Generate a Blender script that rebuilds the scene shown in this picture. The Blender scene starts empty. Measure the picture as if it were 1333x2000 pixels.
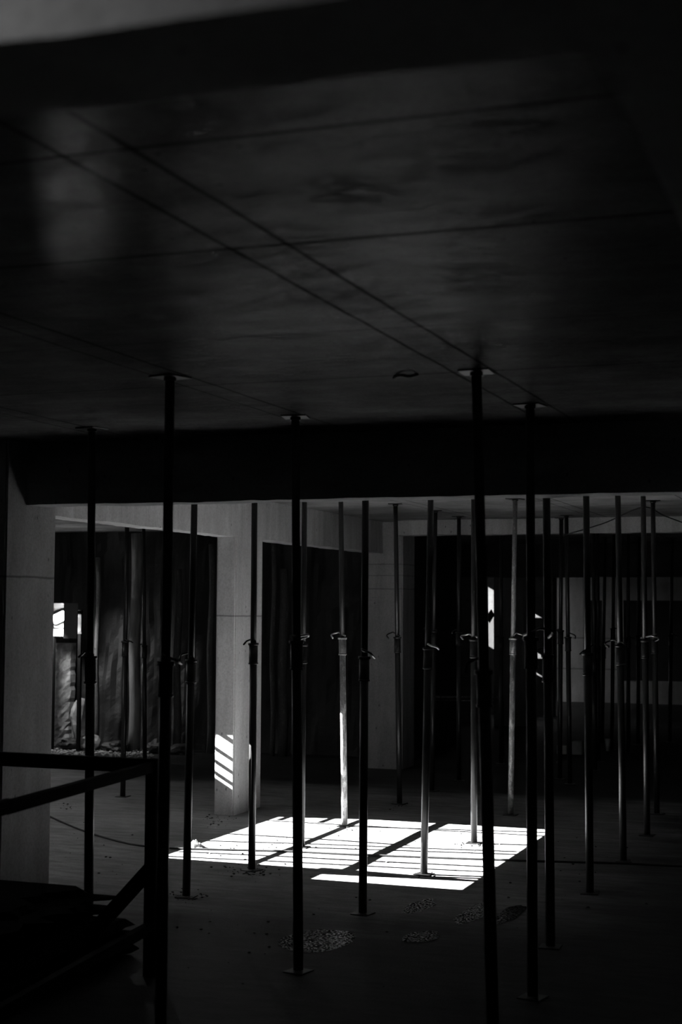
import bpy, bmesh, math, random
import numpy as np
from mathutils import Vector, Matrix, noise
random.seed(7)
scn = bpy.context.scene
COL = scn.collection

# ------------------------------------------------------------------ camera
HC, H = 1.75, 2.69                      # eye height, ceiling height
F, YAW, PITCH, ROLL = 2905.8, .34953, .063985, .0057156
cp, sp, cr, sr = math.cos(PITCH), math.sin(PITCH), math.cos(ROLL), math.sin(ROLL)
fwd = Vector((0, cp, sp)); up0 = Vector((0, -sp, cp)); rt0 = Vector((1, 0, 0))
rt = rt0*cr + up0*sr; up = -rt0*sr + up0*cr
Rz = Matrix.Rotation(YAW, 3, 'Z')
rt, up, fwd = Rz @ rt, Rz @ up, Rz @ fwd
cd = bpy.data.cameras.new('camera'); cam = bpy.data.objects.new('camera', cd); COL.objects.link(cam)
m3 = Matrix((rt, up, -fwd)).transposed()
cam.matrix_world = Matrix.Translation((0, 0, HC)) @ m3.to_4x4()
cd.sensor_fit = 'VERTICAL'; cd.sensor_height = 36; cd.sensor_width = 24
cd.lens = F/2000*36
cd.dof.use_dof = True; cd.dof.focus_distance = 10.5; cd.dof.aperture_fstop = 3.4
cd.clip_start = .05
scn.camera = cam

# measuring helpers: turn a point of the survey photo into a place on a real plane
def ray(px, py): return fwd*F + rt*(px-666.5) - up*(py-1000)
def onz(px, py, z=0.0):
    d = ray(px, py); return Vector((0, 0, HC)) + d*((z-HC)/d.z)
def ony(px, py, y):
    d = ray(px, py); return Vector((0, 0, HC)) + d*(y/d.y)

# ------------------------------------------------------------------ light and exposure
scn.view_settings.view_transform = 'Standard'; scn.view_settings.look = 'None'
scn.view_settings.gamma = 1; scn.view_settings.use_curve_mapping = False
scn.view_settings.exposure = 3.15
SUN_AZ, SUN_CX = math.radians(10.5), 1.80       # sun travels +X (and a little +Y); metres of X per metre of drop
tr = Vector((SUN_CX, SUN_CX*math.tan(SUN_AZ), -1)).normalized()
sd = bpy.data.lights.new('sun', 'SUN'); sd.energy = 12.0; sd.angle = math.radians(.10)
sun = bpy.data.objects.new('sun', sd); COL.objects.link(sun)
sun.rotation_euler = tr.to_track_quat('-Z', 'Y').to_euler(); sun.location = (-20, -3, 12)
w = bpy.data.worlds.new('world'); scn.world = w; w.use_nodes = True
w.node_tree.nodes['Background'].inputs[0].default_value = (1, 1, 1, 1)
w.node_tree.nodes['Background'].inputs[1].default_value = .26
scn.cycles.max_bounces = 10; scn.cycles.diffuse_bounces = 6; scn.cycles.glossy_bounces = 4
scn.cycles.sample_clamp_indirect = 4

def portal(name, x0, x1, y0, y1, z):
    a = bpy.data.lights.new(name, 'AREA'); a.shape = 'RECTANGLE'; a.size = x1-x0; a.size_y = y1-y0
    a.cycles.is_portal = True
    o = bpy.data.objects.new(name, a); COL.objects.link(o); o.location = ((x0+x1)/2, (y0+y1)/2, z)

# ------------------------------------------------------------------ materials
def newmat(name):
    m = bpy.data.materials.new(name); m.use_nodes = True
    nt = m.node_tree; b = nt.nodes['Principled BSDF']; return m, nt, b
def N(nt, t, **k):
    n = nt.nodes.new(t)
    for a, v in k.items():
        if a.startswith('i_'): n.inputs[a[2:].replace('_', ' ')].default_value = v
        else: setattr(n, a, v)
    return n
def ramp(nt, src, stops):
    r = nt.nodes.new('ShaderNodeValToRGB'); nt.links.new(src, r.inputs[0])
    while len(r.color_ramp.elements) < len(stops): r.color_ramp.elements.new(.5)
    for e, (p, c) in zip(r.color_ramp.elements, stops): e.position = p; e.color = (c, c, c, 1)
    return r.outputs[0]
def mul(nt, a, b_, mode='MULTIPLY', f=1.0):
    m = nt.nodes.new('ShaderNodeMix'); m.data_type = 'RGBA'; m.blend_type = mode
    m.inputs[0].default_value = f
    nt.links.new(a, m.inputs[6]); nt.links.new(b_, m.inputs[7]); return m.outputs[2]
def noise_tex(nt, co, scale, detail=6, rough=.6, stretch=None):
    if stretch:
        mp = nt.nodes.new('ShaderNodeMapping'); mp.inputs['Scale'].default_value = stretch
        nt.links.new(co, mp.inputs[0]); co = mp.outputs[0]
    n = N(nt, 'ShaderNodeTexNoise'); n.inputs['Scale'].default_value = scale
    n.inputs['Detail'].default_value = detail; n.inputs['Roughness'].default_value = rough
    nt.links.new(co, n.inputs['Vector']); return n.outputs[0]

def concrete(name, base, lo=.75, hi=1.1, streak=(1, 1, .12), pits=True, rough=.85, bump=.15, lines=None, joint=.45, patchy=False, blot=(.35, .7), formply=False):
    m, nt, b = newmat(name)
    tc = N(nt, 'ShaderNodeTexCoord'); geo = N(nt, 'ShaderNodeNewGeometry'); co = geo.outputs['Position']
    n1 = noise_tex(nt, co, 1.3, 5, .6)
    n2 = noise_tex(nt, co, 7, 6, .65, streak)
    n3 = noise_tex(nt, co, 60, 4, .7)
    c = ramp(nt, n1, [(blot[0], base*lo), (blot[1], base*hi)])
    c = mul(nt, c, ramp(nt, n2, [(.3, .7), (.65, 1.0)]))
    c = mul(nt, c, ramp(nt, n3, [(.3, .8), (.6, 1.05)]))
    if pits:
        v = N(nt, 'ShaderNodeTexVoronoi'); v.inputs['Scale'].default_value = 9
        mp = N(nt, 'ShaderNodeMapping'); mp.inputs['Scale'].default_value = (1, 1, .6)
        nt.links.new(co, mp.inputs[0]); nt.links.new(mp.outputs[0], v.inputs['Vector'])
        c = mul(nt, c, ramp(nt, v.outputs['Distance'], [(.03, .35), (.09, 1.0)]))
    sep = N(nt, 'ShaderNodeSeparateXYZ'); wob = noise_tex(nt, co, 3, 3, .5)
    nt.links.new(co, sep.inputs[0])
    LM = None
    if patchy:
        c = mul(nt, c, ramp(nt, noise_tex(nt, co, 5, 8, .75, (.6, 2.4, 1)), [(.32, .5), (.6, 1.12)]))
    if lines:
        for ax, v0, wd in lines:
            s = N(nt, 'ShaderNodeMath', operation='MULTIPLY_ADD'); nt.links.new(wob, s.inputs[0])
            s.inputs[1].default_value = .016; nt.links.new(sep.outputs[ax], s.inputs[2])
            d = N(nt, 'ShaderNodeMath', operation='SUBTRACT'); nt.links.new(s.outputs[0], d.inputs[0]); d.inputs[1].default_value = v0+.008
            ab = N(nt, 'ShaderNodeMath', operation='ABSOLUTE'); nt.links.new(d.outputs[0], ab.inputs[0])
            lm = ramp(nt, ab.outputs[0], [(wd*.5, joint), (wd*1.4, 1.0)]); c = mul(nt, c, lm); LM = lm if LM is None else mul(nt, LM, lm)
    nt.links.new(c, b.inputs['Base Color'])
    bp = N(nt, 'ShaderNodeBump'); bp.inputs['Strength'].default_value = bump; bp.inputs['Distance'].default_value = .02
    nt.links.new(n3, bp.inputs['Height']); nt.links.new(bp.outputs[0], b.inputs['Normal'])
    if formply:
        # the front bay still carries its dark film-faced shutter boards: dark, smeared, and glossy
        lt = N(nt, 'ShaderNodeMath', operation='LESS_THAN'); nt.links.new(sep.outputs[1], lt.inputs[0]); lt.inputs[1].default_value = 7.5
        dirt = noise_tex(nt, co, 2.2, 8, .62, (1, 2.0, 1)); dirt2 = noise_tex(nt, co, 20, 5, .7, (.8, 1.4, 1))
        c = mul(nt, c, ramp(nt, lt.outputs[0], [(0, 1.0), (1, .72)])); nt.links.new(c, b.inputs['Base Color'])
        md = N(nt, 'ShaderNodeMath', operation='MULTIPLY'); nt.links.new(ramp(nt, dirt, [(.40, 1.0), (.60, .0)]), md.inputs[0]); nt.links.new(ramp(nt, dirt2, [(.40, 0), (.50, 1)]), md.inputs[1])
        ra = N(nt, 'ShaderNodeMapRange'); nt.links.new(md.outputs[0], ra.inputs[0]); ra.inputs[3].default_value = .16; ra.inputs[4].default_value = .26
        rm = N(nt, 'ShaderNodeMix'); nt.links.new(lt.outputs[0], rm.inputs[0]); rm.inputs[2].default_value = rough; nt.links.new(ra.outputs[0], rm.inputs[3])
        nt.links.new(rm.outputs[0], b.inputs['Roughness'])
        spm = N(nt, 'ShaderNodeMapRange'); nt.links.new(md.outputs[0], spm.inputs[0]); spm.inputs[3].default_value = .018; spm.inputs[4].default_value = .004
        lq = mul(nt, LM, LM)
        sq = N(nt, 'ShaderNodeMath', operation='MULTIPLY'); nt.links.new(spm.outputs[0], sq.inputs[0]); nt.links.new(lq, sq.inputs[1])
        nt.links.new(sq.outputs[0], b.inputs['Specular IOR Level'])
    elif patchy:
        # one strip of the floor is paler; darker in front, behind and to the right
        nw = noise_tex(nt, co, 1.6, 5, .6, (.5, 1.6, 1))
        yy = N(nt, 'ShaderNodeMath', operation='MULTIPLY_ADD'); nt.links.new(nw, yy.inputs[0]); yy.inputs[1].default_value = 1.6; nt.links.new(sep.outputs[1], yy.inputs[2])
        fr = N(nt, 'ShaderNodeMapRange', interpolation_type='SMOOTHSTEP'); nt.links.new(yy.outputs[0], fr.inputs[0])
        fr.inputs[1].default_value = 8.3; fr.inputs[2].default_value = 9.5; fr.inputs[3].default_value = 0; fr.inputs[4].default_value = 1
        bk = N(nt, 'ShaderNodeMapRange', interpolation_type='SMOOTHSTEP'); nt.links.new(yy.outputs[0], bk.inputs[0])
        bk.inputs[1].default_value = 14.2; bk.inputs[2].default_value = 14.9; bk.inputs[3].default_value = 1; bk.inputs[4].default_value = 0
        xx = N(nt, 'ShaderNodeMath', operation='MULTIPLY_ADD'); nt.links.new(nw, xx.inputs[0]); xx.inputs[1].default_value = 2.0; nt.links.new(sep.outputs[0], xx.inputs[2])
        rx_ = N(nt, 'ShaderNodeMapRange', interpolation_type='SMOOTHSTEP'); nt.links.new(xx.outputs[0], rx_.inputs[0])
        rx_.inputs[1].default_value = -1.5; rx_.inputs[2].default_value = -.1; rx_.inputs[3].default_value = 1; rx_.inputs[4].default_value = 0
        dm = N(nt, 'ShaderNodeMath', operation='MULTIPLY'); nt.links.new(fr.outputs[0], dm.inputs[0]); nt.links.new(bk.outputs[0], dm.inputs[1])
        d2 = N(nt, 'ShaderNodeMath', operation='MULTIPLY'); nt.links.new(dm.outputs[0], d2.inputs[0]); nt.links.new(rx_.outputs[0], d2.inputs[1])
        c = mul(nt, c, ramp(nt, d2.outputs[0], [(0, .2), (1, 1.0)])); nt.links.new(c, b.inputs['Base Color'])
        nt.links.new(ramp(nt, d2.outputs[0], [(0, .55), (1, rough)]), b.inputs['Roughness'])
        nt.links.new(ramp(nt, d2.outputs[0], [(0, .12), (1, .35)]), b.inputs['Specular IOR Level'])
    else: b.inputs['Roughness'].default_value = rough
    return m

def steel(name, base, speck, metallic=.3, rough=.45, holes=False, thr=.62):
    m, nt, b = newmat(name)
    tc = N(nt, 'ShaderNodeTexCoord'); co = tc.outputs['Object']; gp = N(nt, 'ShaderNodeNewGeometry').outputs['Position']
    n = noise_tex(nt, gp, 28, 5, .7, (1, 1, .3))
    c = ramp(nt, n, [(thr-.06, base), (thr+.03, speck)])
    n2 = noise_tex(nt, gp, 90, 3, .6); c = mul(nt, c, ramp(nt, n2, [(.3, .65), (.65, 1.1)]))
    if holes:
        sx = N(nt, 'ShaderNodeSeparateXYZ'); nt.links.new(gp, sx.inputs[0])
        so = N(nt, 'ShaderNodeSeparateXYZ'); nt.links.new(co, so.inputs[0])
        f = N(nt, 'ShaderNodeMath', operation='PINGPONG'); nt.links.new(sx.outputs[2], f.inputs[0]); f.inputs[1].default_value = .06
        p1 = N(nt, 'ShaderNodeMath', operation='POWER'); nt.links.new(f.outputs[0], p1.inputs[0]); p1.inputs[1].default_value = 2
        p2 = N(nt, 'ShaderNodeMath', operation='POWER'); ab = N(nt, 'ShaderNodeMath', operation='ABSOLUTE'); nt.links.new(so.outputs[0], ab.inputs[0]); nt.links.new(ab.outputs[0], p2.inputs[0]); p2.inputs[1].default_value = 2
        s = N(nt, 'ShaderNodeMath', operation='ADD'); nt.links.new(p1.outputs[0], s.inputs[0]); nt.links.new(p2.outputs[0], s.inputs[1])
        r = N(nt, 'ShaderNodeMath', operation='GREATER_THAN'); nt.links.new(s.outputs[0], r.inputs[0]); r.inputs[1].default_value = .0065**2
        c = mul(nt, c, r.outputs[0])
    nt.links.new(c, b.inputs['Base Color'])
    b.inputs['Metallic'].default_value = metallic; b.inputs['Roughness'].default_value = rough
    bp = N(nt, 'ShaderNodeBump'); bp.inputs['Strength'].default_value = .3; bp.inputs['Distance'].default_value = .002
    nt.links.new(n2, bp.inputs['Height']); nt.links.new(bp.outputs[0], b.inputs['Normal'])
    return m
def plain(name, base, rough=.7, var=.25, scale=14, metallic=0, stretch=None, emit=None):
    m, nt, b = newmat(name)
    co = N(nt, 'ShaderNodeNewGeometry').outputs['Position']
    n = noise_tex(nt, co, scale, 5, .65, stretch)
    nt.links.new(ramp(nt, n, [(.3, base*(1-var)), (.7, base*(1+var))]), b.inputs['Base Color'])
    b.inputs['Roughness'].default_value = rough; b.inputs['Metallic'].default_value = metallic
    bp = N(nt, 'ShaderNodeBump'); bp.inputs['Strength'].default_value = .3; bp.inputs['Distance'].default_value = .01
    nt.links.new(n, bp.inputs['Height']); nt.links.new(bp.outputs[0], b.inputs['Normal'])
    if base < .02: b.inputs['Specular IOR Level'].default_value = .03
    if emit:
        b.inputs['Emission Color'].default_value = (1, 1, 1, 1); b.inputs['Emission Strength'].default_value = emit
    return m

JZ = (1.914, 1.671, 2.224, 2.101, 1.955)
ceil_lines = [(0, -1.44, .008), (0, -1.60, .008), (0, -2.66, .008), (0, -2.79, .006), (0, -3.93, .008), (0, -4.05, .006),
              (1, 2.68, .008), (1, 3.53, .012), (1, 5.70, .008), (1, 4.72, .004), (1, 9.3, .008), (1, 11.8, .008), (1, 14.2, .008)]
M = dict(
    darkbeam=concrete('dark_beam_concrete', .12, .8, 1.1, (.3, .3, 1), rough=.85),  # darker base colour than the other beams, used on the far one
    ceiling=concrete('ceiling_concrete', .33, .6, 1.1, (.35, 1.3, 1), rough=.6, lines=ceil_lines, joint=.35, blot=(.38, .62), formply=True),
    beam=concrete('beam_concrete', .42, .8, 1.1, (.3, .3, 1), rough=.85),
    column=concrete('column_concrete', .62, .85, 1.1, (1, 1, .14), rough=.8),
    column_low_joint=concrete('column_concrete_low_joint', .62, .85, 1.1, (1, 1, .14), rough=.8, lines=[(2, JZ[1], .006)], joint=.4),
    column_high_joint=concrete('column_concrete_high_joint', .62, .85, 1.1, (1, 1, .14), rough=.8, lines=[(2, JZ[0], .006)], joint=.4),
    column_banded=concrete('column_concrete_banded', .52, .85, 1.1, (1, 1, .14), rough=.8, lines=[(2, JZ[2], .005), (2, JZ[3], .004), (2, JZ[4], .005)], joint=.5),
    floor=concrete('floor_concrete', .30, .7, 1.1, (.5, 1.4, 1), pits=False, rough=.7, bump=.25, patchy=True),
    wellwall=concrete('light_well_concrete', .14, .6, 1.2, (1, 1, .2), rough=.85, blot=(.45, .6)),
    farwall=concrete('far_wall_concrete', .7, .75, 1.1, (1, 1, .2), rough=.85, lines=[(2, 1.2, .012), (2, .62, .012), (0, -5.32, .01)]),
    soil=concrete('retained_soil', .035, .5, 1.4, (1, 1, .12), rough=.5, bump=.3),
    dark_steel=steel('dark_painted_steel', .018, .12, .15, .36, thr=.72),
    dark_holes=steel('dark_tube_with_pin_holes', .022, .13, .15, .36, True, thr=.70),
    pale_steel=steel('splashed_pale_steel', .22, .55, .2, .5, thr=.55),
    pale_holes=steel('pale_tube_with_pin_holes', .2, .45, .2, .5, True, thr=.6),
    bright_wire=steel('bare_steel_rod', .45, .6, .8, .35),
    rust=steel('rusty_bar', .12, .2, .2, .8),
    wood=plain('dark_timber', .012, .8, .4, 10, stretch=(.4, .4, 4)),
    board=plain('dark_stained_boards', .008, 1.0, .4, 12, stretch=(.3, 4, 4)),
    log=plain('weathered_timber', .22, .6, .5, 14, stretch=(1, 1, .12)),
    white=plain('white_panel', .25, .7, .1),
    grey=plain('grey_sheet', .16, .7, .1),
    pale=plain('pale_block', .6, .8, .3, 6),
    rock=plain('pale_rubble', .38, .8, .6, 9),
    cable=plain('black_cable', .02, .6, .2),
    paper=plain('crumpled_sheeting', .7, .5, .15),
    black=plain('black_plate', .012, .6, .1),
    lamp=plain('lamp_lens', .8, .4, .05, emit=14.0),
)
def water():
    m, nt, b = newmat('standing_water'); co = N(nt, 'ShaderNodeNewGeometry').outputs['Position']
    b.inputs['Base Color'].default_value = (.012, .012, .012, 1); b.inputs['Roughness'].default_value = .06; b.inputs['IOR'].default_value = 1.33
    n = noise_tex(nt, co, 55, 4, .6); nt.links.new(ramp(nt, noise_tex(nt, co, 75, 3, .6), [(.50, 0.0), (.62, 1.0)]), b.inputs['Specular IOR Level']); bp = N(nt, 'ShaderNodeBump'); bp.inputs['Strength'].default_value = .9; bp.inputs['Distance'].default_value = .02
    nt.links.new(n, bp.inputs['Height']); nt.links.new(bp.outputs[0], b.inputs['Normal']); return m
M['water'] = water()

# ------------------------------------------------------------------ mesh helpers
def box(bm, x0, x1, y0, y1, z0, z1):
    vs = [bm.verts.new(p) for p in ((x0,y0,z0),(x1,y0,z0),(x1,y1,z0),(x0,y1,z0),(x0,y0,z1),(x1,y0,z1),(x1,y1,z1),(x0,y1,z1))]
    for f in ((0,3,2,1),(4,5,6,7),(0,1,5,4),(1,2,6,5),(2,3,7,6),(3,0,4,7)): bm.faces.new([vs[i] for i in f])
def bevelled(bm, w=.006, seg=1):
    bmesh.ops.bevel(bm, geom=list(bm.edges), offset=w, segments=seg, affect='EDGES', clamp_overlap=True)
def tube(bm, pts, r, n=12, closed=False, r2=None):
    pts = [Vector(p) for p in pts]; rings = []
    up_ = Vector((0, 0, 1)); k = len(pts)
    for i, p in enumerate(pts):
        a = pts[(i-1) % k] if (closed or i > 0) else p; c = pts[(i+1) % k] if (closed or i < k-1) else p
        t = (c-a).normalized(); u = t.cross(up_ if abs(t.z) < .9 else Vector((0, 1, 0)))
        u.normalize(); v = t.cross(u)
        rr = r if r2 is None else r+(r2-r)*i/(k-1)
        rings.append([bm.verts.new(p+(u*math.cos(2*math.pi*j/n)+v*math.sin(2*math.pi*j/n))*rr) for j in range(n)])
    for i in range(k if closed else k-1):
        A, B = rings[i], rings[(i+1) % k]
        for j in range(n): 
            f = bm.faces.new((A[j], A[(j+1) % n], B[(j+1) % n], B[j])); f.smooth = True
    if not closed:
        bm.faces.new(rings[0][::-1]); bm.faces.new(rings[-1])
def obj(name, bm, mat, parent=None, smooth=False):
    bmesh.ops.recalc_face_normals(bm, faces=bm.faces)
    me = bpy.data.meshes.new(name); bm.to_mesh(me); bm.free(); me.materials.append(M[mat] if isinstance(mat, str) else mat)
    if smooth:
        for p in me.polygons: p.use_smooth = True
    o = bpy.data.objects.new(name, me); COL.objects.link(o)
    if parent: o.parent = parent
    return o
def empty(name, loc=(0, 0, 0)):
    o = bpy.data.objects.new(name, None); COL.objects.link(o); o.location = loc; o.empty_display_size = .1; return o
def tag(o, label, cat, group=None, kind=None):
    o['label'] = label; o['category'] = cat
    if group: o['group'] = group
    if kind: o['kind'] = kind
    return o
def struct(name, bm, mat, label=None):
    o = obj(name, bm, mat); o['kind'] = 'structure'
    if label: o['label'] = label
    return o
def B(*boxes):
    bm = bmesh.new()
    for b_ in boxes: box(bm, *b_)
    return bm
def rough_box(x0, x1, y0, y1, z0, z1, step=.07, amp=.007, edge='', seed=0):
    """a cast block whose long arrises wander a little, like board-marked concrete"""
    bm = B((x0, x1, y0, y1, z0, z1))
    L = max(x1-x0, y1-y0, z1-z0); ax = 0 if x1-x0 == L else (1 if y1-y0 == L else 2)
    n = int(L/step)
    es = [e for e in bm.edges if abs((e.verts[0].co-e.verts[1].co)[ax]) > L*.9]
    bmesh.ops.subdivide_edges(bm, edges=es, cuts=n, use_grid_fill=True)
    for v in bm.verts:
        q = v.co*3.1+Vector((seed, seed, seed)); d = noise.noise_vector(q)*amp + noise.noise_vector(v.co*17)*amp*.6
        d[ax] = 0; v.co += d
    return bm

# ------------------------------------------------------------------ the shell
# opening above the left bay that lets the sun in: two stepped rectangles; a light well far behind; unseen openings added by the near beam and far wall for sky light
XL, XR, YN, YN2, YF = -9.98, -7.34, 8.49, 8.12, 10.88
XS = -8.34 - .36                       # where the near edge steps
holes = [(XL, XR, YN, YF), (XS, XR, YN2, YN), (-9.3, -8.9, 23.2, 23.9), (-8.9, -8.3, 23.3, 23.9), (-8.3, -7.2, 23.52, 23.9), (-2.6, -.8, .25, 1.22), (-9.2, -6.6, 25.1, 27.8)]
xs = sorted({-14, 7, *[h[0] for h in holes], *[h[1] for h in holes]}); ys = sorted({-6, 33, *[h[2] for h in holes], *[h[3] for h in holes]})
def hole_at(x, y): return any(a < x < b and c < y < d for a, b, c, d in holes)
def slab(z0, z1):
    bm = bmesh.new(); V = {}
    def v(x, y, z):
        k = (x, y, z)
        if k not in V: V[k] = bm.verts.new(k)
        return V[k]
    solid = lambda i, j: 0 <= i < len(xs)-1 and 0 <= j < len(ys)-1 and not hole_at((xs[i]+xs[i+1])/2, (ys[j]+ys[j+1])/2)
    for i in range(len(xs)-1):
        for j in range(len(ys)-1):
            if not solid(i, j): continue
            a, b_, c, d = xs[i], xs[i+1], ys[j], ys[j+1]
            bm.faces.new((v(a,c,z0), v(a,d,z0), v(b_,d,z0), v(b_,c,z0))); bm.faces.new((v(a,c,z1), v(b_,c,z1), v(b_,d,z1), v(a,d,z1)))
            for ok, p, q in ((solid(i-1,j),(a,d),(a,c)), (solid(i+1,j),(b_,c),(b_,d)), (solid(i,j-1),(a,c),(b_,c)), (solid(i,j+1),(b_,d),(a,d))):
                if not ok: bm.faces.new((v(*p,z0), v(*q,z0), v(*q,z1), v(*p,z1)))
    return bm
struct('ceiling', slab(H, H+.2), 'ceiling')
for nm, h in (('sky_portal', (XL, XR, YN2, YF)), ('sky_portal', holes[5]), ('sky_portal', holes[6])): portal(nm, *h, H+.21)
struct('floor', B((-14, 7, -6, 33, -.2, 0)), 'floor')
struct('wall_left', B((-14, -13.8, -6, 33, 0, H)), 'beam')
struct('wall_right', B((6.8, 7, -6, 33, 0, H)), 'beam')
struct('wall_back', B((-13.8, 6.8, -6, -5.8, 0, H)), 'beam')
# far wall with dark doorless openings
fx = lambda px: ony(px, 1250, 28).x
o1, o2, o3, o4 = (fx(1150), fx(1177)), (fx(1219), fx(1257)), (fx(1281), fx(1360)), None
struct('wall_far', B((fx(1089), o1[0], 28, 28.25, 0, H), (o1[0], o1[1], 28, 28.25, 1.91, H), (o1[1], o2[0], 28, 28.25, 0, H),
       (o2[0], o2[1], 28, 28.25, 1.91, H), (o2[1], fx(1281), 28, 28.25, 1.91, H), (fx(1281), 6.8, 28, 28.25, 1.91, H),
       (o2[0], 6.8, 28, 28.25, 0, .41), (-1.2, 6.8, 28, 28.25, .41, 1.91)), 'farwall')
struct('wall_end', B((-13.8, 6.8, 32.8, 33, 0, H)), 'soil')
# the light well far left: pale back wall, dark front screen wall
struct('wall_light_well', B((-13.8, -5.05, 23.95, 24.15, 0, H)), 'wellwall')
xw = ony(951, 1200, 22.5).x
struct('wall_screen', B((-13.8, xw, 22.4, 22.6, 0, H)), 'beam')
struct('wall_screen_return', B((-13.8, -13.6, 22.6, 23.95, 0, H)), 'beam')
# unseen walls added on the slab above to keep the sun off the other openings
struct('wall_sun_block', B((-5.2, -5.0, -6, 2, H+.2, 6.0)), 'beam')
struct('wall_sun_block_far', B((-10.7, -10.5, 23.95, 29, H+.2, 6.2)), 'beam')

# beams
def beam(label, *a, mat='beam', seed=0):
    o = obj('concrete_beam', rough_box(*a, seed=seed), mat); tag(o, label, 'beam', 'cast concrete beams under the slab'); return o
Y1 = 7.452
beam('deep dark concrete beam crossing the whole picture behind the nearest props', -7.5, 3, Y1, Y1+.2, 2.33, H, seed=1)
beam('nearest concrete beam overhead, its pale face catching light at the top left corner', -5.3, .2, 1.30, 1.51, 2.33, H, seed=2)
beam('dark concrete beam overhead at the upper right, running away from the viewer', -.277, -.06, 1.51, Y1, 2.33, H, seed=3)
beam('pale grey concrete beam running back through the bright column to the dim column behind it', -5.34, -5.158, 7.9, 15.5, 2.345, H, mat='column', seed=4)
beam('shallow far beam seen as a grey band below the ceiling on the right', -4.93, 3, 15.28, 15.5, 2.53, H, mat='column', seed=5)
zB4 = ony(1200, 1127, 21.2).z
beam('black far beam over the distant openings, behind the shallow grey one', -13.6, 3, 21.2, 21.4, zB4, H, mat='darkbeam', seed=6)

# columns
def column(label, x0, x1, y0, y1, z1, mat='column', chamfer=.012):
    bm = B((x0, x1, y0, y1, 0, z1))
    bmesh.ops.bevel(bm, geom=[e for e in bm.edges if abs(e.verts[0].co.z-e.verts[1].co.z) > 1], offset=chamfer, segments=2, affect='EDGES')
    o = obj('concrete_column', bm, mat); tag(o, label, 'column', 'concrete columns carrying the slab'); return o
column('wide grey concrete column at the left edge behind the timber guard rail', -5.1, -4.656, 7.245, 7.785, H-.001, 'column_high_joint')
column('bright concrete column left of centre with striped sunlight near its foot', -5.34, -5.158, 11.556, 12.136, 2.3445, 'column_low_joint')
column('dim broad concrete column in the middle, at the end of the pale beam', -5.335, -4.93, 15.505, 15.95, H-.001, 'column_banded')
column('far shadowy concrete column beside the sunlit slit with a black diamond', -5.5, -5.05, 21.8, 22.2, H-.001)

# retained earth behind the left bay, with exposed piles
def soil_wall():
    bm = bmesh.new(); nx, nz = 150, 46; x0, x1 = -13.6, -5.35; V = []
    for i in range(nx+1):
        col_ = []
        for k in range(nz+1):
            x = x0+(x1-x0)*i/nx; z = H*k/nz
            d = noise.noise(Vector((x*2.2, 3, z*.8)))*.12 + noise.noise(Vector((x*9, 7, z*2)))*.05 + noise.noise(Vector((x*25, 7, z*8)))*.012
            col_.append(bm.verts.new((x, 16.75+d - .22*max(0, .5-z), z)))
        V.append(col_)
    for i in range(nx):
        for k in range(nz): bm.faces.new((V[i][k], V[i+1][k], V[i+1][k+1], V[i][k+1]))
    return bm
struct('wall_earth', soil_wall(), 'soil')
struct('wall_earth_return', B((-5.4, -5.2, 16.6, 18.9, 0, H)), 'soil')

# ------------------------------------------------------------------ steel props
def build_prop_template():
    root = empty('steel_prop')
    bm = bmesh.new(); box(bm, -.055, .055, -.055, .055, 0, .006); bevelled(bm, .002); base = obj('base_plate', bm, 'dark_steel', root)
    bm = bmesh.new(); tube(bm, [(0, 0, .007), (0, 0, 1.0)], .0245, 20); outer = obj('outer_tube', bm, 'dark_steel', root)
    bm = bmesh.new(); tube(bm, [(0, 0, 0), (0, 0, 1.0)], .0205, 20); inner = obj('inner_tube', bm, 'dark_holes', root)
    bm = bmesh.new(); tube(bm, [(0, 0, -.125), (0, 0, -.115), (0, 0, -.11), (0, 0, 0)], .030, 20)
    tube(bm, [(0, 0, -.008), (0, 0, .008)], .036, 20); tube(bm, [(0, 0, -.135), (0, 0, -.124)], .033, 20)
    collar = obj('collar_nut', bm, 'dark_steel', root)
    # bent pin: straight through the tube, then looping back round it
    pts = [(.05, 0, .03), (-.02, 0, .03), (-.085, 0, .032)]
    for k in range(1, 8):
        a = math.pi*k/8; pts.append((-.085-.022*math.sin(a), -.022+.022*math.cos(a), .032-.004*k))
    pts += [(-.085, -.044, 0), (-.035, -.05, -.008)]
    bm = bmesh.new(); pts = [(x*1.2, y*1.35, z) for x, y, z in pts]; tube(bm, pts, .0062, 8); pin = obj('pin', bm, 'dark_steel', root)
    bm = bmesh.new(); box(bm, -.063, .063, -.063, .063, -.006, 0); bevelled(bm, .0015); tube(bm, [(0, 0, -.02), (0, 0, -.006)], .026, 16)
    head = obj('head_plate', bm, 'dark_steel', root)
    return dict(root=root, base_plate=base, outer_tube=outer, inner_tube=inner, collar_nut=collar, pin=pin, head_plate=head)
T = build_prop_template(); used_T = [False]
pale_mesh = {}
def mesh_with(o, mat):
    k = (o.data.name, mat)
    if k not in pale_mesh:
        d = o.data.copy(); d.materials[0] = M[mat]; pale_mesh[k] = d
    return pale_mesh[k]
PROPS = []
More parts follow.
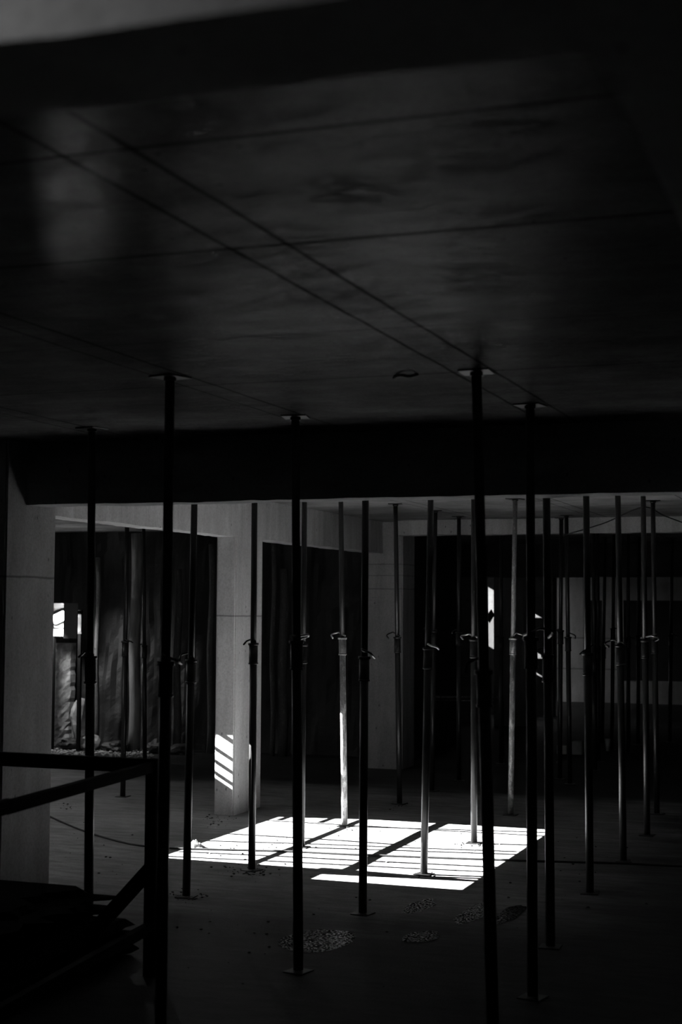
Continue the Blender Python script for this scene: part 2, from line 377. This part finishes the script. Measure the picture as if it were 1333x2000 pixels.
def prop(foot, headx, label, group, zc=1.48, pin=180, pale=False, fat=1.0, fz=None, pinpale=False):
    """foot: place of the foot; headx: picture column of the head (the prop leans to it)"""
    f = onz(*foot) if fz is None else Vector(fz)
    f.z = 0
    # head: on the ceiling, same depth as the foot, under the measured column
    hd = ony(headx, 900, f.y)
    h = Vector((f.x, f.y, H))
    for _ in range(4):
        q = h-Vector((0, 0, HC)); pxh = 666.5+F*q.dot(rt)/q.dot(fwd)
        if headx is None: break
        h.x += (headx-pxh)*q.dot(fwd)/F/.94
    ax = (h-f); L = ax.length; q = ax.to_track_quat('Z', 'Y')
    first = not used_T[0]; used_T[0] = True
    P = {}
    for k, o in T.items():
        P[k] = o if first else o.copy()
        if not first: COL.objects.link(P[k])
    for k in P:
        if k != 'root': P[k].parent = P['root']
    r = P['root']; r.location = f; r.rotation_mode = 'QUATERNION'; r.rotation_quaternion = q
    P['outer_tube'].scale = (fat, fat, zc-.12); P['outer_tube'].location = (0, 0, 0)
    P['inner_tube'].scale = (fat, fat, L-zc-.006+.13); P['inner_tube'].location = (0, 0, zc-.13); 
    P['inner_tube'].rotation_euler = (0, 0, YAW+random.uniform(-.5, .5))
    P['collar_nut'].location = (0, 0, zc); P['pin'].location = (0, 0, zc+.0)
    P['pin'].rotation_euler = (random.uniform(-.12, .12), random.uniform(-.15, .25), math.radians(pin-180)+YAW)
    P['head_plate'].location = (0, 0, L-.001); P['head_plate'].rotation_euler = (0, 0, random.uniform(-.3, .3))
    P['base_plate'].rotation_euler = (0, 0, random.uniform(-.3, .3))
    if pale:
        for k in ('outer_tube', 'collar_nut'): P[k].data = mesh_with(T0[k], 'pale_steel')
        if pale != 'foot': P['inner_tube'].data = mesh_with(T0['inner_tube'], 'pale_holes')
    if pale or pinpale: P['pin'].data = mesh_with(T0['pin'], 'bright_wire')
    tag(r, label, 'prop', group); PROPS.append((label, f.copy())); return r
class _T0(dict): pass
T0 = {k: o for k, o in T.items()}
G1, G2, G3 = 'steel props in front of the deep beam', 'steel props in the sunlit bay', 'steel props in the far bays'
prop((172.6, 1846), 180, 'dark steel prop standing in front of the wide left column', G1)
prop((313, 2045), 332.5, 'dark steel prop just right of the guard rail corner post', G1, zc=1.52)
prop((583, 1898), 577.5, 'black steel prop left of centre whose head shows on the near ceiling', G1, zc=1.58, pin=150, pinpale=True)
prop((965, 2080), 931, 'thickest leaning black prop, right of the sunlit patch, nearest to the viewer', G1, zc=1.5)
prop((1041, 1949), 1036, 'black steel prop crossing the right tip of the sunlit patch', G1, zc=1.61, pin=20)
prop((364, 1752), 382, 'dark leaning prop left of the bright column, crumpled sheeting at its side', G2, zc=1.42, pin=10)
prop((492, 1700), 498, 'black prop standing directly in front of the bright column', G2, zc=1.50, pin=180)
prop((589, 1655), 595.5, 'slim prop half hidden just right of the central black one, foot in the sun', G2, zc=1.47, pin=10)
prop((673.5, 1614), 666, 'pale splashed prop standing in the sun near the far edge of the patch', G2, zc=1.50, pin=200, pale='foot')
prop((709, 1785), 715, 'black prop in front of the dim middle column', G2, zc=1.46, pin=170, fat=1.0)
prop((828.5, 1708), 843, 'dark leaning prop with its foot at the near edge of the sunlit patch', G2, zc=1.48, pin=180, pinpale=True)
prop((926.5, 1647), 926, 'greyish prop sunlit at its foot, directly left of the thickest black prop', G2, zc=1.51, pin=200, pale=False, pinpale=True)
prop((1076, 1850), 1067, 'black prop right of the patch tip, second from the thick black one', G2, zc=1.50)
prop((1153, 1745), 1145, 'black prop with a hanging pin loop, in front of the far grey pier', G2, zc=1.47, pin=150)
prop((1218.5, 1682), 1207, 'dark prop with a thin light edge, third from the right edge at floor level', G2, zc=1.49, pin=200)
prop((1265, 1632), 1257, 'dark leaning prop second from the right, cable tied near its head', G2, zc=1.50, pin=20, pinpale=True)
prop((1284, 1590), 1276, 'slim dark prop last on the right, close behind its leaning neighbour', G2, zc=1.5)
prop((998, 1592), 1007, 'pale grey prop standing alone right of the thickest black prop', G2, zc=1.49, pin=190, pale=True)
prop((781, 1570), 773, 'speckled prop standing in front of the dim middle column right half', G2, zc=1.48, pin=200)
prop((844, 1545), 851, 'faint dark prop close behind the leaning one at the patch near edge', G2, zc=1.52, pin=20)
prop((240, 1556), 249, 'grey prop in the left bay in front of the earth wall, beside the pale log', G2, zc=1.42, pin=190)
prop((283, 1487), 281, 'short looking dark prop deepest in the left bay, right of the pale log', G3, zc=1.3)
prop((897, 1525), 897, 'faint distant prop left of the greyish sunlit-foot one', G3, zc=1.5)
prop((1114, 1532), 1107, 'black prop in front of the far grey pier with its pin loop turned right', G3, zc=1.46, pin=0)
prop((1094, 1522), 1097, 'black prop at the left edge of the far grey pier', G3, zc=1.52, pin=0)
prop((979, 1492), 979.5, 'thin black prop in front of the far shadowy column', G3, zc=1.42, pin=0)
prop((1163, 1505), 1160, 'thin black prop seen close right of the one with the hanging pin loop', G3, zc=1.2)
prop((1170, 1488), 1168, 'second thin black prop right of the one with the hanging pin loop', G3, zc=1.3)
prop((1177, 1452), 1183, 'thin black prop at the left edge of the second grey pier', G3, zc=1.24)
prop((1196, 1465), 1200, 'thin black prop down the middle of the second grey pier', G3, zc=1.5)
prop((1228, 1470), 1228, 'thin distant prop just right of the third-from-right prop', G3, zc=1.4)
prop((1247, 1455), 1249, 'thin distant prop just left of the cable-tied leaning prop', G3, zc=1.4)
prop((1309, 1450), 1314, 'thin distant prop nearest to the right edge of the picture', G3, zc=1.4)

# ------------------------------------------------------------------ bars standing out into the slab opening
def bar(name, p, q, r, label, group=None):
    bm = bmesh.new(); n = 14; P_ = []
    for i in range(n+1):
        a = Vector(p).lerp(Vector(q), i/n); P_.append(a+noise.noise_vector(a*1.3)*.02)
    tube(bm, P_, r, 10); o = obj(name, bm, 'rust'); tag(o, label, 'bar', group); return o
zb = H+.235
fxo = lambda x: x-SUN_CX*zb             # floor place -> place in the opening on the same sun ray
fyo = lambda y: y-SUN_CX*math.tan(SUN_AZ)*zb
bar('steel_bar', (fxo(-4.07), YN-.1, zb), (fxo(-4.07), YF+.1, zb), .02, 'left long bar across the slab opening, shading the patch', 'bars across the slab opening')
bar('steel_bar', (fxo(-3.40), YN-.06, zb), (fxo(-3.40), YF+.1, zb), .028, 'right long bar across the slab opening, shading the patch', 'bars across the slab opening')
for i, (x, yl) in enumerate(((-4.34, 10.5), (-4.70, 10.5), (-4.53, 10.72))):
    bar('starter_bar', (fxo(x), fyo(yl)+.95, zb), (fxo(x), YF+.12, zb), .016, ('short bar stub at the far rim of the slab opening', 'outermost bar stub at the far rim of the slab opening', 'shortest bar stub at the far rim of the slab opening')[i], 'bar stubs at the opening rim')
for i, (ya, yb, xa, xb, rr) in enumerate(((10.25, 10.62, XL, XL+1.9, .024), (9.72, 9.98, XL, XR, .024), (9.50, 9.80, XL, XR, .022), (11.38, 11.42, XL, XR, .024), (10.62, 10.60, XL, XL+1.1, .024))):
    bar('cross_bar', (xa-.15, fyo(ya), zb+.07), (xb+.15, fyo(yb), zb+.07), rr, ('thin bar crossing the middle of the slab opening part way', 'thin bar crossing the slab opening near its front', 'thinnest bar crossing the slab opening nearest the front', 'thin bar crossing the slab opening at its far rim', 'short bar in the left of the slab opening')[i], 'thin bars across the slab opening')

bm = bmesh.new(); zt = H+.2; q = [(-3.56, 9.26), (-3.56, 9.50), (-2.4, 9.43), (-2.4, 9.39)]  # unseen tapered piece added to cast the dark gap near the patch's front
k_ = lambda x, y: (x-SUN_CX*(zt+.02), y-SUN_CX*math.tan(SUN_AZ)*(zt+.02))
vs = [bm.verts.new((*k_(x, y), zt+dz)) for dz in (0, .03) for x, y in q]
for f in ((0,1,2,3),(7,6,5,4),(0,4,5,1),(1,5,6,2),(2,6,7,3),(3,7,4,0)): bm.faces.new([vs[i] for i in f])
tag(obj('shade_wedge', bm, 'rust'), 'tapered plank added unseen over the front of the slab opening, shading the patch', 'wedge')

# ------------------------------------------------------------------ timber guard rail, bottom left
def rail_bar(bm, p, q, hw, hh):
    p, q = Vector(p), Vector(q); t = (q-p).normalized(); s = t.cross(Vector((0, 0, 1)))
    if s.length < .01: s = Vector((1, 0, 0))
    s.normalize(); u = s.cross(t)
    vs = [bm.verts.new(e+s*a*hw+u*b_*hh) for e in (p, q) for a, b_ in ((-1,-1),(1,-1),(1,1),(-1,1))]
    for f in ((0,1,2,3),(7,6,5,4),(0,4,5,1),(1,5,6,2),(2,6,7,3),(3,7,4,0)): bm.faces.new([vs[i] for i in f])
g = empty('guard_rail', (-3.3, 6.45, 0)); tag(g, 'dark timber guard rail with a corner post at the lower left', 'railing')
A = Vector((-3.3, 6.45, 0)); dirB = Vector((.104, -.995, 0)).normalized()
def gpart(name, p, q, hw, hh):
    bm = bmesh.new(); rail_bar(bm, Vector(p)-A, Vector(q)-A, hw, hh); return obj(name, bm, 'wood', g)
gpart('post', (-3.3, 6.45, 0), (-3.3, 6.45, 1.02), .028, .028)
gpart('post', (-5.6, 6.45, 0), (-5.6, 6.45, 1.0), .028, .028)
e = A+dirB*3.2
gpart('post', (e.x, e.y, 0), (e.x, e.y, 1.0), .028, .028)
gpart('top_rail', (-5.7, 6.45, .99), (-3.29, 6.45, .985), .02, .033)
t0 = A+Vector((0, 0, .985)); gpart('top_rail', t0, t0+dirB*1.55+Vector((0, 0, 0)), .018, .024)
gpart('top_rail', t0+dirB*1.50+Vector((0, 0, .004)), t0+dirB*3.25+Vector((0, 0, .004)), .018, .026)
t1 = A+Vector((0, 0, .23)); gpart('bottom_rail', t1, t1+dirB*3.2, .018, .024)
gpart('brace', (-3.28, 6.42, .52), (-3.62, 6.42, .16), .018, .033)

# ------------------------------------------------------------------ dark boards stacked behind the rail
lays = 11
for k in range(lays):
    z0 = .004+k*.0285
    bm = bmesh.new(); xr = -3.45 if z0 < .16 else -3.98+random.uniform(-.05, .05)+ (.27 if k % 2 else .1)*random.random()
    yb = 6.80+random.uniform(-.02, .02)
    if z0 < .16: yb = 6.81; xr = -3.6+random.uniform(-.02, .02)
    box(bm, -5.5, xr, 3.4, yb, z0, z0+.026)
    for v in list(bm.verts):
        if v.co.x > -5: v.co.x += random.uniform(-.05, .05)
    sp_ = bmesh.ops.subdivide_edges(bm, edges=[e_ for e_ in bm.edges if e_.verts[0].co.x > -5 and e_.verts[1].co.x > -5 and abs(e_.verts[0].co.y-e_.verts[1].co.y) > .5], cuts=44)
    for v in bm.verts:
        if v.co.x > -5 and 3.5 < v.co.y < 6.95: v.co.x += noise.noise(Vector((v.co.y*13, k*3.3, 0)))*(.2 if z0 >= .16 else .03)
    pos = 'topmost' if k == lays-1 else ('lowest' if k == 0 else ('second from the top' if k == lays-2 else ('second from the bottom' if k == 1 else None)))
    words = ['', '', 'third from the bottom', 'fourth from the bottom', 'fifth from the bottom', 'in the middle', 'fifth from the top', 'fourth from the top', 'third from the top']
    pos = pos or words[k]
    tag(obj('ragged_board', bm, 'board'), 'dark ragged-edged board in the low stack behind the guard rail, '+pos, 'board', 'boards stacked behind the guard rail')

# ------------------------------------------------------------------ cables
def cable(name, pts, r, label, group=None, smooth=8):
    P_ = [Vector(p) for p in pts]; out = []
    for i in range(len(P_)-1):
        p0, p1, p2, p3 = P_[max(i-1, 0)], P_[i], P_[i+1], P_[min(i+2, len(P_)-1)]
        for k in range(smooth):
            t = k/smooth
            out.append(.5*((2*p1)+(-p0+p2)*t+(2*p0-5*p1+4*p2-p3)*t*t+(-p0+3*p1-3*p2+p3)*t**3))
    out.append(P_[-1]); bm = bmesh.new(); tube(bm, out, r, 8); o = obj(name, bm, 'cable'); return tag(o, label, 'cable', group)
cable('cable', [onz(x, y, .008) for x, y in ((60, 1575), (103, 1597), (165, 1623), (240, 1645), (290, 1653), (345, 1657), (430, 1659), (573, 1663), (700, 1669), (860, 1675), (944, 1678), (1065, 1682), (1215, 1686), (1333, 1692))], .007,
      'thin black cable lying across the floor from the left column through the sunlit patch')
cable('cable', [ony(1100, 1046, 14.2), ony(1180, 1022, 14.0), ony(1256, 991, 13.2), ony(1300, 1008, 13.6), ony(1360, 1030, 14.2)], .006,
      'thin dark cable slung under the ceiling behind the two props at the right')
cable('tie_wire', [onz(770, 738, H-.004), onz(783, 733, H-.012), onz(800, 735, H-.02), onz(815, 731, H-.004)], .006, 'bit of dark wire hanging from a ceiling joint left of the thick prop head')

# ------------------------------------------------------------------ left bay: work lamp, boards, piles, rubble
def wk(px, py, y): return ony(px, py, y)
L0 = wk(116, 1206, 15.85)
lamp = empty('work_lamp', L0); tag(lamp, 'small glaring work lamp just right of the wide left column', 'lamp')
bm = bmesh.new(); box(bm, -.085, .085, -.02, .02, -.055, .055); bevelled(bm, .012, 2); ln = obj('lens', bm, 'lamp', lamp)
bm = bmesh.new(); box(bm, -.10, .10, .022, .07, -.07, .07); bevelled(bm, .008); hs = obj('housing', bm, 'black', lamp)
bm = bmesh.new(); tube(bm, [(-.11, .04, 0), (-.11, .05, -.13), (.11, .05, -.13), (.11, .04, 0)], .006, 6); obj('bracket', bm, 'black', lamp)
for o in (ln, hs): o.rotation_euler = (0, -.45, YAW)
pl = bpy.data.lights.new('work_lamp_light', 'SPOT'); pl.energy = 4; pl.spot_size = math.radians(120); pl.spot_blend = .6; pl.shadow_soft_size = .05
po = bpy.data.objects.new('work_lamp_light', pl); COL.objects.link(po); po.location = L0+Vector((-.02, -.16, -.1))
po.rotation_euler = Vector((.1, .8, -.8)).to_track_quat('-Z', 'Y').to_euler()
# fixing board and white sheets behind the lamp
a, b_ = wk(125, 1178, 15.70), wk(150, 1247, 15.70)
bx = (a.x+b_.x)/2; bz = (a.z+b_.z)/2
bm = B((a.x, b_.x, 15.70, 15.72, b_.z, a.z)); tag(obj('grey_board', bm, 'grey'), 'plain grey upright board directly right of the glaring lamp', 'board')
a, b_ = wk(100, 1178, 15.93), wk(127, 1243, 15.93)
ax_ = a.x
bm = B((a.x, b_.x, 15.93, 15.945, b_.z, a.z)); tag(obj('white_sheet', bm, 'white'), 'pale sheet lit up behind and under the glaring lamp', 'sheet', 'pale sheets by the work lamp')
a, b_ = wk(147, 1200, 15.93), wk(158, 1238, 15.93)
bm = B((a.x, b_.x, 15.93, 15.945, b_.z, a.z)); bm.verts.ensure_lookup_table(); bm.verts[1].co.z += .04
tag(obj('white_sheet', bm, 'white'), 'small white sheet showing right of the grey board', 'sheet', 'pale sheets by the work lamp')
fr_ = empty('lamp_frame', (ax_, 15.97, 0)); tag(fr_, 'dark upright frame behind the work lamp, carrying its boards', 'frame')
def fpart(nm, *b6):
    o = obj(nm, B(b6), 'black', fr_); o.data.transform(Matrix.Translation((-ax_, -15.97, 0)))
fpart('post', ax_, ax_+.04, 15.946, 15.99, 0, 1.70)
fpart('post', b_.x-.05, b_.x-.01, 15.946, 15.99, 0, 1.70)
fpart('crossbar', ax_+.04, b_.x-.05, 15.95, 15.985, 1.66, 1.70)
fpart('arm', bx-.02, bx+.02, 15.721, 15.95, 1.66, 1.69)
# footing stump under the lamp
def lump(cx, cy, z0, z1, rx, ry, seed, mat, nm='rubble_stone', sub=3):
    bm = bmesh.new(); bmesh.ops.create_icosphere(bm, subdivisions=sub, radius=1)
    for v in bm.verts:
        n_ = v.co.normalized(); f = 1+.35*noise.noise(n_*1.6+Vector((seed, 0, 0)))+.14*noise.noise(n_*6+Vector((0, seed, 0)))
        v.co = Vector((cx+n_.x*f*rx, cy+n_.y*f*ry, max(0, z0+(z1-z0)*(.5+.5*n_.z*f))))
    return obj(nm, bm, mat)
a, b_ = wk(100, 1250, 16.45), wk(133, 1250, 16.45)
bm = bmesh.new(); n = 26
Vg = [[bm.verts.new((a.x+(b_.x-a.x)*(i/8)+ (.03*noise.noise(Vector((i, k*.7, 2))) if 0 < i else 0) + (.02*k/n if i == 8 else 0), 16.38+.05*noise.noise(Vector((i*.9, k*.6, 5)))+.12*(i/8)**3, 1.28*k/n)) for k in range(n+1)] for i in range(9)]
for i in range(8):
    for k in range(n): bm.faces.new((Vg[i][k], Vg[i+1][k], Vg[i+1][k+1], Vg[i][k+1]))
ed = [e_ for e_ in bm.edges if e_.is_boundary]; ex = bmesh.ops.extrude_edge_only(bm, edges=ed)
for v in ex['geom']:
    if isinstance(v, bmesh.types.BMVert): v.co.y = 16.62
tag(obj('concrete_stump', bm, 'rock'), 'rough concrete stump lit by the lamp above it, at the left column edge', 'stump')
def pole(px, y, r, z1, label, mat='log', group='upright piles in front of the earth wall'):
    p = onz(px, 1455); p = wk(px, 1440, y); p.z = 0
    bm = bmesh.new(); pts = [(p.x+.012*math.sin(k), y, z1*k/10) for k in range(11)]; tube(bm, pts, r, 16, r2=r*.85)
    for v in bm.verts: v.co += noise.noise_vector(v.co*6)*r*.06
    tag(obj('timber_pile', bm, mat), label, 'pile', group)
pole(262, 16.25, .075, H-.05, 'pale weathered log standing against the earth wall left of the deepest prop')
pole(187, 16.3, .035, 2.35, 'thin dark pile beside the nearest left prop', 'rust')
pole(325, 16.25, .05, 2.5, 'dark pile hidden mostly by the prop beside the guard rail corner', 'rust')
pole(345, 16.35, .05, 2.2, 'dark pile between the guard rail corner prop and the leaning prop', 'rust')
pole(410, 16.3, .04, 2.5, 'dark pile just left of the bright column', 'rust')
pole(532, 16.3, .03, 2.5, 'dark pile just right of the bright column', 'rust')
pole(552, 16.35, .06, 2.2, 'second dark pile right of the bright column, broader', 'rust')
rs = [(157, 1400, .05, .62, 'tall pale rubble heap lit behind the nearest left prop'), (176, 1440, 0, .2, 'low rubble lump at the foot of the earth wall'),
      (135, 1445, 0, .14, 'low rubble lump under the lamp stump'), (225, 1452, 0, .12, 'flat dark lump left of the grey left-bay prop'), (308, 1450, 0, .16, 'dark lump right of the deepest left prop'),
      (350, 1455, 0, .12, 'dark lump left of the leaning prop at the wall foot')]
for i, (px, py, z0, z1, lb) in enumerate(rs):
    p = wk(px, py, 16.2-.12*(i > 0)); tag(lump(p.x, p.y, -.02, z1, .1+.03*(i > 0)*random.random()*4, .12, i*7.3, 'rock' if i < 2 else 'soil'), lb, 'rubble', 'rubble at the foot of the earth wall')
# crumpled sheets
def crumple(c, r, h, name, mat, label, cat, seed, n=10):
    bm = bmesh.new(); V_ = [[None]*(n+1) for _ in range(n+1)]
    for i in range(n+1):
        for j in range(n+1):
            u, v = i/n-.5, j/n-.5; z = h*(.5+noise.noise(Vector((u*5+seed, v*5, seed))))*max(0, 1-2.2*max(abs(u), abs(v)))*1.6+.004
            V_[i][j] = bm.verts.new((c[0]+u*r*2+.02*noise.noise(Vector((v*7, seed, 1))), c[1]+v*r*1.6+.02*noise.noise(Vector((u*7, seed, 3))), max(.004, z)))
    for i in range(n):
        for j in range(n): bm.faces.new((V_[i][j], V_[i+1][j], V_[i+1][j+1], V_[i][j+1]))
    o = obj(name, bm, mat); md = o.modifiers.new('thickness', 'SOLIDIFY'); md.thickness = .002; return tag(o, label, cat)
crumple(onz(381, 1655), .06, .055, 'crumpled_plastic', 'paper', 'small crumpled plastic sheet at the left tip of the sunlit patch', 'litter', 3)
p = wk(208, 1452, 16.0); bm = bmesh.new()
vs = [bm.verts.new(c) for c in ((p.x-.04, p.y, .02), (p.x+.035, p.y+.02, .0), (p.x+.045, p.y+.05, .075), (p.x-.03, p.y+.04, .09))]; bm.faces.new(vs)
ex = bmesh.ops.extrude_face_region(bm, geom=list(bm.faces)); 
for v in ex['geom']:
    if isinstance(v, bmesh.types.BMVert): v.co.y += .02
tag(obj('paper_scrap', bm, 'white'), 'white paper scrap at the earth wall foot right of the nearest left prop', 'litter')
def gravel(name, pts, mat, label):
    bm = bmesh.new()
    for (x, y, s) in pts:
        r_ = bmesh.ops.create_icosphere(bm, subdivisions=1, radius=s)
        for v in r_['verts']: v.co = Vector((v.co.x*random.uniform(.7, 1.5), v.co.y*random.uniform(.7, 1.3), v.co.z*.6))+Vector((x, y, s*.4))
    o = obj(name, bm, mat); return tag(o, label, 'gravel', kind='stuff')
pts = []
for _ in range(420):
    q = onz(random.uniform(100, 300), random.gauss(1472, 5)); pts.append((q.x, q.y, random.uniform(.006, .022)))
gravel('gravel_strip', pts, 'rock', 'strip of glinting gravel on the floor in front of the earth wall')
pts = []
for cx, cy, sx, sy, n in ((425, 1600, 22, 6, 40), (495, 1703, 30, 6, 60), (366, 1752, 22, 5, 50), (740, 1660, 150, 35, 60), (480, 1660, 60, 25, 40), (673, 1618, 16, 3, 20), (830, 1710, 16, 3, 20), (925, 1650, 30, 3, 30), (130, 1575, 16, 4, 20), (560, 1810, 150, 60, 40), (200, 1660, 60, 40, 20), (781, 1573, 20, 3, 20), (1100, 1690, 80, 50, 40)):
    for _ in range(n):
        q = onz(random.gauss(cx, sx), random.gauss(cy, sy)); pts.append((q.x, q.y, random.choice((.003, .004, .006, .009))))
gravel('floor_debris', pts, 'soil', 'tiny dark crumbs of debris scattered over the concrete floor')

# puddles
def puddle(px, py, rx, ry, label, seed):
    c = onz(px, py); bm = bmesh.new(); n = 40; vs = []
    for k in range(n):
        a_ = 2*math.pi*k/n; f = 1+.28*noise.noise(Vector((math.cos(a_)*1.5, math.sin(a_)*1.5, seed)))
        vs.append(bm.verts.new((c.x+rx*f*math.cos(a_), c.y+ry*f*math.sin(a_), .0025)))
    bm.faces.new(vs); o = obj('puddle', bm, 'water'); return tag(o, label, 'puddle', 'puddles on the dark floor')
puddle(622, 1838, .19, .28, 'largest puddle, on the dark floor either side of the central black prop', 1)
puddle(822, 1770, .07, .22, 'small glinting puddle straight below the leaning prop foot', 2.3)
puddle(822, 1830, .09, .16, 'faint puddle nearer than the small glinting one', 3.7)
puddle(925, 1785, .08, .3, 'faint damp spot left of the thickest black prop', 5.1)
puddle(998, 1785, .06, .3, 'faint damp spot between the thickest prop and its right neighbour', 6.9)

# ------------------------------------------------------------------ far details
r_ = empty('barrier', (0, 0, 0)); tag(r_, 'low pale double pipe rail glimpsed in the dark right of the middle column', 'railing')
for nm, py, rr in (('rail', 1361, .013), ('rail', 1368, .007)):
    a, b_ = ony(800, py, 17.4), ony(985, py+.5, 17.4); bm = bmesh.new(); tube(bm, [a, b_], rr, 8); obj(nm, bm, 'pale_steel', r_)
for px in (802, 868, 983):
    a = ony(px, 1361, 17.42); bm = bmesh.new(); tube(bm, [a, (a.x, a.y, 0)], .014, 8); obj('post', bm, 'dark_steel', r_)
dm = ony(958, 1203.5, 23.9); bm = bmesh.new(); w_, h_ = .062, .115
vs = [bm.verts.new((dm.x+dx, dm.y+dy, dm.z+dz)) for dy in (0, .01) for dx, dz in ((-w_*1.3, -.01), (-.01, -h_), (w_*1.2, .02), (.02, h_))]
for f in ((0,1,2,3),(7,6,5,4),(0,4,5,1),(1,5,6,2),(2,6,7,3),(3,7,4,0)): bm.faces.new([vs[i] for i in f])
tag(obj('diamond_sign', bm, 'black'), 'black diamond-shaped plate on the sunlit slit of far wall', 'sign')
p = onz(1188, 1467); bm = bmesh.new(); tube(bm, [(p.x, p.y, .001), (p.x, p.y, .15)], .024, 18, r2=.036); tag(obj('paper_cup', bm, 'pale'), 'pale tapered cup standing on the dark floor in the far bay', 'cup')
for i, (x0, x1, y0, y1, lb) in enumerate(((1088, 1109, 1455, 1473, 'small pale block on the far floor, the left of two'), (1117, 1139, 1448, 1474, 'pale stained block on the far floor, the right of two'))):
    a, b_ = onz(x0, y1), onz(x1, y1); z = ony(x0, y0, a.y).z
    bm = B((a.x, b_.x, a.y, a.y+.12, 0, z)); bevelled(bm, .008); tag(obj('concrete_block', bm, 'pale'), lb, 'block', 'pale blocks on the far floor')
